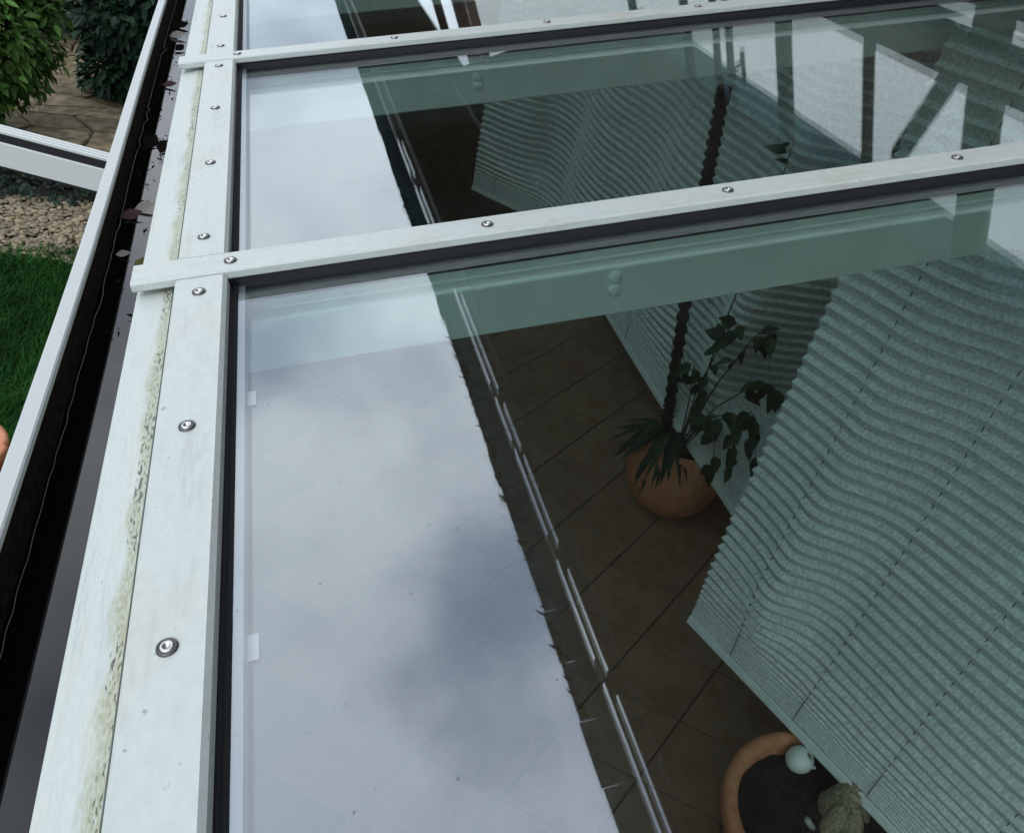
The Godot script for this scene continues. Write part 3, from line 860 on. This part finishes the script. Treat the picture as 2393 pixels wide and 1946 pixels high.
func build_pots() -> void:
	# bulbous pot with the plants
	var c1 := Vector3(2.04, 0.013, -3.09)
	var p1 := thing("plant_pot", "bulbous terracotta pot on the dark tiles with a leafy plant in it", "pot", c1)
	put("body", lathe([Vector2(0.0, 0.0), Vector2(0.13, 0.0), Vector2(0.17, 0.015), Vector2(0.21, 0.06), Vector2(0.24, 0.12), Vector2(0.253, 0.19), Vector2(0.248, 0.26), Vector2(0.228, 0.33), Vector2(0.2, 0.38), Vector2(0.185, 0.4), Vector2(0.186, 0.412), Vector2(0.175, 0.415), Vector2(0.165, 0.4), Vector2(0.17, 0.34), Vector2(0.16, 0.3)], 40, Vector3.ZERO), M.terracotta, p1, Vector3.ZERO)
	put("soil", lathe([Vector2(0.0, 0.36), Vector2(0.08, 0.365), Vector2(0.168, 0.355)], 24, Vector3.ZERO, 0.01), M.soil, p1, Vector3.ZERO)
	# dark column stem with ragged scars
	var S := thing("column_stem_plant", "tall dark column-stemmed plant with a jagged stem rising from the bulbous pot", "plant", Vector3(1.98, 0.36, -3.2))
	var path := [Vector3(1.985, 0.34, -3.2), Vector3(1.98, 0.55, -3.25), Vector3(1.91, 1.09, -3.3), Vector3(1.815, 1.70, -3.3), Vector3(1.765, 2.05, -3.3), Vector3(1.757, 2.12, -3.3)]
	var pts := []
	var rad := []
	for i in 121:
		var t := i / 120.0 * 5.0
		var k := mini(int(t), 4)
		pts.append((path[k] as Vector3).lerp(path[k + 1], t - k))
		rad.append((0.021 + 0.014 * (1.0 - fmod(i, 3.0) / 2.0)) * (1.0 if i < 118 else 0.5))
	put("stem", tube(pts, rad, 9), M.bark_dark, S)
	# skirt of pointed leaves over the pot's edge
	var dr := thing("spiky_leaf_plant", "low dark plant with pointed leaves spilling over the rim of the bulbous pot", "plant", Vector3(2.0, 0.37, -3.14))
	var st := stage()
	for k in 36:
		var t := 2.4 + rng.randfn() * 0.8 if k % 5 else TAU * rng.randf()
		var up := rng.randf_range(0.0, 0.7)
		var d := Vector3(cos(t), up, sin(t))
		tinted(st, [0.014, 0.032, 0.018], rng.randf_range(0.7, 1.4))
		leaf_into(st, Vector3(1.97 + 0.05 * cos(t), 0.40 + 0.1 * rng.randf(), -3.13 + 0.05 * sin(t)), d, Vector3(-cos(t) * up, 1, -sin(t) * up), rng.randf_range(0.13, 0.21), rng.randf_range(0.04, 0.058), rng.randf_range(0.9, 1.5), 0.42, 0.3)
	put("leaves", finish(st), M.leaf_dracaena, dr)
	# slender weeping plant, leaves hanging from arching twigs
	var W := thing("weeping_fig", "slender green plant with drooping pointed leaves on thin twigs before the far blind", "plant", Vector3(2.02, 0.36, -3.06))
	var root := Vector3(2.0, 0.36, -3.06)
	var twigs := [
		[Vector3(1.96, 0.8, -3.03), Vector3(1.95, 1.12, -2.95), Vector3(1.94, 1.24, -2.87)],
		[Vector3(1.96, 0.9, -2.9), Vector3(1.95, 1.28, -2.74), Vector3(1.93, 1.34, -2.63)],
		[Vector3(1.96, 0.7, -3.06), Vector3(1.93, 0.9, -3.08), Vector3(1.9, 0.83, -3.13)],
		[Vector3(1.96, 0.75, -3.0), Vector3(1.93, 0.94, -2.95), Vector3(1.9, 0.76, -2.88)],
		[Vector3(1.96, 0.7, -2.9), Vector3(1.94, 0.92, -2.66), Vector3(1.92, 0.74, -2.5)],
		[Vector3(1.96, 0.8, -2.85), Vector3(1.94, 1.12, -2.6), Vector3(1.93, 1.2, -2.46)],
		[Vector3(1.96, 0.65, -2.95), Vector3(1.93, 0.82, -2.78), Vector3(1.9, 0.66, -2.62)],
		[Vector3(1.97, 1.2, -3.02), Vector3(1.96, 1.8, -2.98), Vector3(1.93, 2.02, -2.95)],
		[Vector3(1.96, 0.72, -2.85), Vector3(1.95, 1.0, -2.56), Vector3(1.93, 0.88, -2.42)],
	]
	var lf := stage()
	for tw in twigs:
		var q := [root]
		for e in 14:
			var t := (e + 1) / 14.0 * 3.0
			var k := mini(int(t), 2)
			var A: Vector3 = root if k == 0 else tw[k - 1]
			q.append(A.lerp(tw[k], t - k))
		var rr := []
		for e in q.size(): rr.append(lerpf(0.0045, 0.0012, e / float(q.size())))
		put("twig", tube(q, rr, 5), M.bark_dark, W)
		for e in range(7, q.size()):
			for rep in 2:
				if rng.randf() < 0.32: continue
				var along: Vector3 = (q[e] - q[e - 1]).normalized()
				var out := (along * 0.5 + Vector3(rng.randf_range(-0.7, 0.2), rng.randf_range(-1.3, -0.1), rng.randf_range(-0.7, 0.9))).normalized()
				tinted(lf, [0.016, 0.042, 0.018], rng.randf_range(0.6, 1.8))
				leaf_into(lf, q[e] + out * 0.012, out, Vector3(rng.randf_range(-0.9, 0.0), 0.8, rng.randf_range(-0.1, 0.9)), rng.randf_range(0.075, 0.105), rng.randf_range(0.042, 0.056), rng.randf_range(0.2, 0.5), 0.38, 0.25)
	put("leaves", finish(lf), M.leaf_ficus, W)
	# big open pot
	var c2 := Vector3(1.70, 0.013, -1.1)
	var p2 := thing("plant_pot", "big wide terracotta bowl pot of dark soil at the bottom edge of the picture", "pot", c2)
	put("body", lathe([Vector2(0.0, 0.0), Vector2(0.2, 0.0), Vector2(0.24, 0.02), Vector2(0.3, 0.28), Vector2(0.305, 0.33), Vector2(0.342, 0.335), Vector2(0.347, 0.345), Vector2(0.347, 0.375), Vector2(0.338, 0.39), Vector2(0.318, 0.393), Vector2(0.3, 0.385), Vector2(0.294, 0.37), Vector2(0.29, 0.3)], 56), M.terracotta, p2, Vector3.ZERO)
	var so := stage()
	so.set_smooth_group(0)
	var ns := FastNoiseLite.new(); ns.seed = 3; ns.frequency = 14.0
	var soil_p := func(r: float, t: float) -> Vector3:
		var x := r * cos(t)
		var z := r * sin(t)
		return Vector3(x, 0.325 + 0.018 * ns.get_noise_2d(x, z) + 0.008 * ns.get_noise_2d(x * 3.0, z * 3.0), z)
	for i in 14:
		for k in 56:
			var r0 := 0.292 * i / 14.0
			var r1 := 0.292 * (i + 1) / 14.0
			var t0 := TAU * k / 56.0
			var t1 := TAU * (k + 1) / 56.0
			tri(so, soil_p.call(r0, t0), soil_p.call(r1, t0), soil_p.call(r1, t1))
			if i > 0: tri(so, soil_p.call(r0, t0), soil_p.call(r1, t1), soil_p.call(r0, t1))
	put("soil", finish(so), M.soil, p2, Vector3.ZERO)
	var cl := SurfaceTool.new()
	var rc := RandomNumberGenerator.new(); rc.seed = 8
	var clod := lathe([Vector2(0.0, -0.5), Vector2(0.7, -0.3), Vector2(1.0, 0.05), Vector2(0.6, 0.45), Vector2(0.0, 0.55)], 6, Vector3.ZERO, 0.2)
	for k in 190:
		var rr := 0.28 * sqrt(rc.randf())
		var t := rc.randf() * TAU
		var p: Vector3 = soil_p.call(rr, t)
		cl.append_from(clod, 0, Transform3D(Basis.from_euler(Vector3(rc.randf() * 3.0, rc.randf() * 6.0, 0)).scaled(Vector3.ONE * rc.randf_range(0.003, 0.011)), p + Vector3(0, 0.003, 0)))
	put("soil_clods", cl.commit(), M.soil_clod, p2, Vector3.ZERO).set_meta("kind", "stuff")
	# white ceramic ball with a dark opening
	var bp := Vector3(1.735, 0.385, -1.335)
	var b := thing("ceramic_ball", "small white ceramic ball with a dark hole lying on the soil", "ornament", bp)
	var prof := [Vector2(0.0, -0.047)]
	for k in range(1, 15):
		var t := PI * k / 16.5
		prof.append(Vector2(0.047 * sin(t) * (1.0 - 0.06 * cos(t)), -0.049 * cos(t)))
	var ang := PI * 14 / 16.5
	prof.append(Vector2(0.0095, 0.045)); prof.append(Vector2(0.0095, 0.02))
	var turn := Basis(Quaternion(Vector3.UP, Vector3(0.42, 0.78, 0.21).normalized()))
	var ball := put("shell", lathe(prof, 32), M.ceramic, b, Vector3.ZERO)
	ball.basis = turn
	var hole := put("hole", lathe([Vector2(0.0, 0.043), Vector2(0.0098, 0.0425)], 16), M.steel_dark, b, Vector3.ZERO)
	hole.basis = turn
	put("foot", tube([Vector3(0.03, -0.02, 0.02), Vector3(0.055, -0.012, 0.03)], [0.008, 0.006], 8), M.ceramic, b, Vector3.ZERO)
	# swollen root of a small tree
	var rt := Vector3(1.815, 0.33, -1.16)
	var T := thing("bonsai_trunk", "thick pale brown twisted root trunk growing from the wide pot beneath the near blind", "plant", rt)
	var trunk := stage()
	tube_into(trunk, [Vector3(0, -0.03, 0), Vector3(-0.005, 0.03, 0.005), Vector3(0.015, 0.075, -0.01), Vector3(0.06, 0.12, -0.03), Vector3(0.12, 0.2, -0.04), Vector3(0.16, 0.32, -0.04)], [0.08, 0.078, 0.056, 0.038, 0.032, 0.028], 14)
	put("trunk", finish(trunk), M.root_bark, T, Vector3.ZERO)
	for a in [[-0.075, 0.05, 0.045], [0.0, 0.085, 0.04], [0.07, 0.03, 0.035]]:
		put("root", tube([Vector3(a[0] * 0.35, 0.09, a[1] * 0.35), Vector3(a[0] * 0.75, 0.045, a[1] * 0.75), Vector3(a[0] * 1.1, 0.0, a[1] * 1.1), Vector3(a[0] * 1.5, -0.03, a[1] * 1.5)], [0.026, a[2] * 0.8, a[2] * 0.7, 0.012], 10), M.root_bark, T, Vector3.ZERO)
	var sti := thing("grey_stick", "short grey stick poking out of the soil in the wide pot", "stick", Vector3(1.69, 0.33, -1.12))
	put("stick", tube([Vector3(0, 0.0, 0), Vector3(-0.03, 0.035, -0.02)], [0.012, 0.011], 8), M.pale_grey, sti, Vector3.ZERO)

# ---------------------------------------------------------------- garden
func leaf_cloud(st: SurfaceTool, centre: Vector3, radius: Vector3, count: int, base: Array, length: float, width: float, seed_: int, shell := 0.45) -> void:
	var r := RandomNumberGenerator.new()
	r.seed = seed_
	var nz := FastNoiseLite.new(); nz.seed = seed_; nz.frequency = 1.7
	for k in count:
		var d := Vector3(r.randfn(), r.randfn(), r.randfn()).normalized()
		var lump := 1.0 + 0.35 * nz.get_noise_3dv(d * 2.2) + 0.18 * nz.get_noise_3dv(d * 6.0)
		var f := lump * lerpf(shell, 1.0, pow(r.randf(), 0.45))
		var p := centre + d * radius * f
		if p.y < 0.02: continue
		var out := (d + Vector3(r.randf_range(-0.7, 0.7), r.randf_range(-0.8, 0.5), r.randf_range(-0.7, 0.7))).normalized()
		tinted(st, base, r.randf_range(0.55, 1.6))
		leaf_into(st, p, out, (Vector3.UP * 0.8 + d * 0.6 + Vector3(r.randf_range(-0.5, 0.5), 0, r.randf_range(-0.5, 0.5))), length * r.randf_range(0.7, 1.25), width * r.randf_range(0.75, 1.2), r.randf_range(0.1, 0.45), 0.45, 0.2)

func bush(called: String, label: String, base_at: Vector3, clouds: Array, col: Array, mat: String, length: float, width: float, seed_: int) -> void:
	var B := thing(called, label, "bush", base_at)
	var st := stage()
	for c in clouds:
		leaf_cloud(st, base_at + c[0], c[1], c[2], col, length, width, seed_ + int(c[2]) % 17)
	put("crown", finish(st), M[mat], B)
	var ss := stage()
	var r := RandomNumberGenerator.new(); r.seed = seed_
	for c in clouds:
		for k in 4:
			var e: Vector3 = c[0] + Vector3(r.randf_range(-0.4, 0.4), r.randf_range(-0.1, 0.4), r.randf_range(-0.4, 0.4)) * c[1]
			tube_into(ss, [base_at + Vector3(r.randf_range(-0.08, 0.08), -0.02, r.randf_range(-0.08, 0.08)), base_at + e * 0.55 + Vector3(0.03, 0.05, 0.02), base_at + e], [0.016, 0.011, 0.005], 6)
	put("stems", finish(ss), M.bark_dark, B)

func build_garden() -> void:
	# stone flag path: irregular flags from a jittered grid
	var path := struct_of("path", sheet(-3.6, -11.2, -0.4, -7.0, -0.012), M.earth)
	var cols := 6
	var rows := 14
	var grid := []
	var rr := RandomNumberGenerator.new(); rr.seed = 51
	for j in rows + 1:
		var row := []
		for i in cols + 1:
			row.append(Vector2(-3.5 + 3.0 * i / cols + rr.randf_range(-0.16, 0.16) + 0.19 * (j % 2), -7.05 - 4.0 * j / rows + rr.randf_range(-0.1, 0.1)))
		grid.append(row)
	for j in rows:
		for i in cols:
			var q := [grid[j][i], grid[j][i + 1], grid[j + 1][i + 1], grid[j + 1][i]]
			var cen: Vector2 = (q[0] + q[1] + q[2] + q[3]) / 4.0
			var outl := []
			for e in 4:
				var A: Vector2 = q[e]
				var Bq: Vector2 = q[(e + 1) % 4]
				outl.append((A - cen) * 0.97)
				outl.append((A.lerp(Bq, rr.randf_range(0.35, 0.65)) - cen) * rr.randf_range(0.95, 0.985))
			var st := stage()
			var hgt := rr.randf_range(0.012, 0.03)
			var up := []
			for o in outl: up.append(Vector2(o.x, -o.y))
			extrude(st, up, Vector3.RIGHT, Vector3.FORWARD, Vector3.ZERO, Vector3(0, hgt * 0.6, 0))
			var small := []
			for o in up: small.append(o * 0.965)
			extrude(st, small, Vector3.RIGHT, Vector3.FORWARD, Vector3(0, hgt * 0.6 - 0.001, 0), Vector3(0, hgt, 0))
			put("flagstone", finish(st), M["flag_%d" % rr.randi_range(0, 2)], path, Vector3(cen.x, -0.008, cen.y))
	# gravel strip
	var pebble := lathe([Vector2(0.0, -0.5), Vector2(0.62, -0.32), Vector2(0.95, 0.0), Vector2(0.7, 0.36), Vector2(0.0, 0.52)], 7)
	var mm := MultiMesh.new()
	mm.transform_format = MultiMesh.TRANSFORM_3D
	mm.use_colors = true
	mm.mesh = pebble
	var list := []
	for k in 5200:
		var x := rr.randf_range(-2.5, -0.45)
		var z := rr.randf_range(-6.5, -5.5) + 0.08 * sin(x * 5.0)
		var edge := absf(z + 6.0)
		if edge > 0.42 and rr.randf() < (edge - 0.42) * 8.0: continue
		var s := rr.randf_range(0.011, 0.027)
		var b := Basis.from_euler(Vector3(rr.randf_range(-0.5, 0.5), rr.randf() * TAU, rr.randf_range(-0.5, 0.5))).scaled(Vector3(s * rr.randf_range(0.9, 1.4), s * 0.8, s))
		var d := rr.randf_range(0.5, 1.15)
		list.append([Transform3D(b, Vector3(x, rr.randf_range(-0.01, 0.014), z)), Color(0.26 * d, 0.215 * d * rr.randf_range(0.95, 1.05), 0.135 * d * rr.randf_range(0.9, 1.15))])
	mm.instance_count = list.size()
	for k in list.size():
		mm.set_instance_transform(k, list[k][0])
		mm.set_instance_color(k, list[k][1])
	var gv := MultiMeshInstance3D.new()
	gv.name = "gravel"
	gv.multimesh = mm
	gv.material_override = M.pebble
	add_child(gv)
	gv.set_meta("kind", "stuff")
	gv.set_meta("label", "tan gravel strip between the lawn and the low shrub")
	gv.set_meta("category", "gravel")
	struct_of("gravel_bed", sheet(-3.0, -7.0, -0.3, -5.52, -0.014), M.earth)
	# grass
	var st := stage()
	for k in 5:
		var t := TAU * k / 5.0 + 0.4
		leaf_into(st, Vector3(0.01 * cos(t), 0, 0.01 * sin(t)), Vector3(cos(t) * 0.6, 1, sin(t) * 0.6), Vector3(-cos(t), 0.6, -sin(t)), 0.07 + 0.015 * (k % 3), 0.006, 0.35, 0.3, 0.2)
	var tuft := finish(st)
	var mg := MultiMesh.new()
	mg.transform_format = MultiMesh.TRANSFORM_3D
	mg.use_colors = true
	mg.mesh = tuft
	var gl := []
	var nz := FastNoiseLite.new(); nz.seed = 6; nz.frequency = 1.3
	for k in 22000:
		var x := rr.randf_range(-2.6, -0.32)
		var z := rr.randf_range(-5.68, -2.2)
		if z < -5.5 and rr.randf() < 0.5: continue
		var d := rr.randf_range(0.6, 1.35) * (1.0 + 0.8 * nz.get_noise_2d(x * 1.6, z * 1.6))
		gl.append([Transform3D(Basis.from_euler(Vector3(rr.randf_range(-0.3, 0.3), rr.randf() * TAU, rr.randf_range(-0.3, 0.3))).scaled(Vector3.ONE * rr.randf_range(0.6, 1.15)), Vector3(x, -0.018, z)), Color(0.012 * d * rr.randf_range(0.6, 2.0), 0.064 * d, 0.012 * d)])
	mg.instance_count = gl.size()
	for k in gl.size():
		mg.set_instance_transform(k, gl[k][0])
		mg.set_instance_color(k, gl[k][1])
	var gi := MultiMeshInstance3D.new()
	gi.name = "grass"
	gi.multimesh = mg
	gi.material_override = M.grass
	add_child(gi)
	gi.set_meta("kind", "stuff")
	gi.set_meta("label", "short green lawn grass below the gutter")
	gi.set_meta("category", "grass")
	# low ground-cover shrub and the larger bushes
	bush("low_shrub", "low dark ground-cover shrub between the gravel and the stone path", Vector3(-1.55, 0, -6.75), [[Vector3(0, 0.05, 0), Vector3(0.75, 0.16, 0.36), 2600], [Vector3(0.7, 0.04, 0.1), Vector3(0.35, 0.13, 0.26), 900], [Vector3(-0.9, 0.05, 0.05), Vector3(0.5, 0.16, 0.32), 1200]], [0.014, 0.03, 0.018], "leaf_cover", 0.05, 0.025, 61)
	bush("leafy_bush", "bright green leafy bush at the top left corner beside the stone path", Vector3(-2.05, 0, -7.75), [[Vector3(0, 0.85, 0), Vector3(0.5, 0.62, 0.5), 4200], [Vector3(-0.25, 0.45, 0.3), Vector3(0.4, 0.42, 0.3), 1500], [Vector3(0.2, 1.25, -0.25), Vector3(0.4, 0.4, 0.4), 1500]], [0.05, 0.115, 0.022], "leaf_bush", 0.095, 0.042, 71)
	bush("dark_bush", "dark green large-leaved bush behind the stone path close to the gutter", Vector3(-1.05, 0, -9.1), [[Vector3(0, 0.72, 0), Vector3(0.55, 0.6, 0.55), 3600], [Vector3(0.45, 0.4, 0.5), Vector3(0.4, 0.4, 0.45), 1400], [Vector3(-0.2, 0.25, 0.25), Vector3(0.35, 0.2, 0.3), 700]], [0.013, 0.04, 0.018], "leaf_dark", 0.11, 0.052, 81)
	bush("dark_bush", "tall dark green hedge bush closing the view behind the stone path", Vector3(-1.8, 0, -10.9), [[Vector3(0, 1.0, 0), Vector3(1.0, 1.0, 0.6), 4600], [Vector3(1.2, 0.8, 0.2), Vector3(0.8, 0.9, 0.6), 2600], [Vector3(-1.4, 1.0, 0.0), Vector3(0.9, 1.1, 0.7), 2600]], [0.011, 0.034, 0.015], "leaf_dark", 0.12, 0.055, 91)
	# terracotta pot standing on the lawn
	var tp := thing("garden_pot", "orange terracotta pot on the lawn at the left edge of the picture", "pot", Vector3(-1.2, -0.02, -2.88))
	put("body", lathe([Vector2(0.0, 0.0), Vector2(0.13, 0.0), Vector2(0.185, 0.52), Vector2(0.187, 0.54), Vector2(0.203, 0.545), Vector2(0.206, 0.61), Vector2(0.185, 0.62), Vector2(0.178, 0.58), Vector2(0.0, 0.57)], 32), M.terracotta, tp, Vector3.ZERO)

func build_beam() -> void:
	var a := Vector3(-0.31, 2.0, -2.205)
	var d := Vector3(-0.27, 0, -0.1316).normalized()
	var b := a + d * 1.3
	var side := d.cross(Vector3.UP).normalized()
	if side.z < 0.0: side = -side
	var B := thing("aluminium_beam", "white aluminium beam with a black slot sticking out from under the gutter over the garden", "beam", a)
	var st := stage()
	extrude(st, rect_outline(-0.028, -0.1, 0.002, -0.034, 0.002), side, Vector3.UP, a, b)
	put("face", finish(st), M.lip_paint, B)
	st = stage()
	extrude(st, rect_outline(-0.026, -0.034, -0.003, -0.012, 0.0), side, Vector3.UP, a, b)
	extrude(st, rect_outline(-0.026, -0.108, -0.004, -0.1, 0.0), side, Vector3.UP, a, b)
	put("slot", finish(st), M.rubber, B)
	for k in 3:
		st = stage()
		var o := -0.03 + 0.0105 * k
		extrude(st, rect_outline(o, -0.012, o + 0.0082, 0.001 - 0.002 * k, 0.0015), side, Vector3.UP, a, b)
		put("ridge", finish(st), M.lip_paint, B)

func build_gutter_leaves() -> void:
	var spots := [
		[-0.316, -2.83, 0.05, "leaf_pale", 0.35, "pale curled leaf in the gutter at its far end"],
		[-0.308, -2.36, 0.036, "leaf_dead", 0.2, "dark red-brown leaf floating in the gutter beside the far bay"],
		[-0.32, -1.945, 0.055, "leaf_black", 1.3, "black sodden leaf in the gutter halfway along the middle bay"],
		[-0.296, -1.92, 0.05, "leaf_black", 1.5, "black leaf touching the white flashing halfway along the middle bay"],
		[-0.322, -1.575, 0.04, "leaf_dead", 0.5, "purple-brown crumpled leaf in the gutter, nearest of the reddish ones"],
		[-0.3, -1.61, 0.045, "leaf_pale", 0.3, "pale pinkish leaf scrap beside the purple-brown leaf in the gutter"],
		[-0.32, -1.42, 0.025, "leaf_pale", 0.1, "tiny pale leaf scrap in the gutter just past the near rafter cap"],
		[-0.285, -1.37, 0.06, "leaf_olive", 1.35, "olive green leaf caught at the end of the near rafter cap"],
		[-0.315, -2.95, 0.05, "leaf_black", 0.6, "black leaf in the gutter at the top of the picture"],
		[-0.305, -2.7, 0.04, "leaf_black", 1.1, "small black leaf in the gutter before the pale curled leaf"],
	]
	for s in spots:
		var at := Vector3(s[0], 2.171, s[1])
		var T := thing("fallen_leaf", s[5], "leaf", at, "fallen leaves lying in the gutter")
		var st := stage()
		var d := Vector3(cos(s[4]), 0.08, -sin(s[4]))
		leaf_into(st, -d * s[2] * 0.5, d, Vector3(0.35, 1, 0.5), s[2], s[2] * 0.55, -0.18, 0.45, 0.35)
		put("blade", finish(st), M[s[3]], T, Vector3.ZERO)
		put("stalk", tube([-d * s[2] * 0.5, -d * s[2] * 0.75 + Vector3(0.004, 0.004, 0), -d * s[2] * 0.95 + Vector3(0.01, 0.006, 0.004)], [0.0011, 0.0009, 0.0007], 5), M.bark_dark, T, Vector3.ZERO)
	# small litter floating along the far stretch of the gutter
	var r := RandomNumberGenerator.new(); r.seed = 19
	var lt := stage()
	for k in 130:
		var u := 1.1 + 2.0 * pow(r.randf(), 0.8)
		var x := r.randf_range(-0.335, -0.275)
		var a := r.randf() * TAU
		var l := r.randf_range(0.004, 0.016)
		leaf_into(lt, Vector3(x, 2.1695, -u), Vector3(cos(a), 0.15, sin(a)), Vector3(0.2, 1, 0.3), l, l * r.randf_range(0.15, 0.5), -0.2, 0.45, 0.3)
	var li := put("leaf_litter", finish(lt), M.leaf_black, self, Vector3.ZERO)
	li.set_meta("kind", "stuff")
	li.set_meta("label", "tiny dark scraps of leaf litter floating in the gutter water")
	li.set_meta("category", "litter")
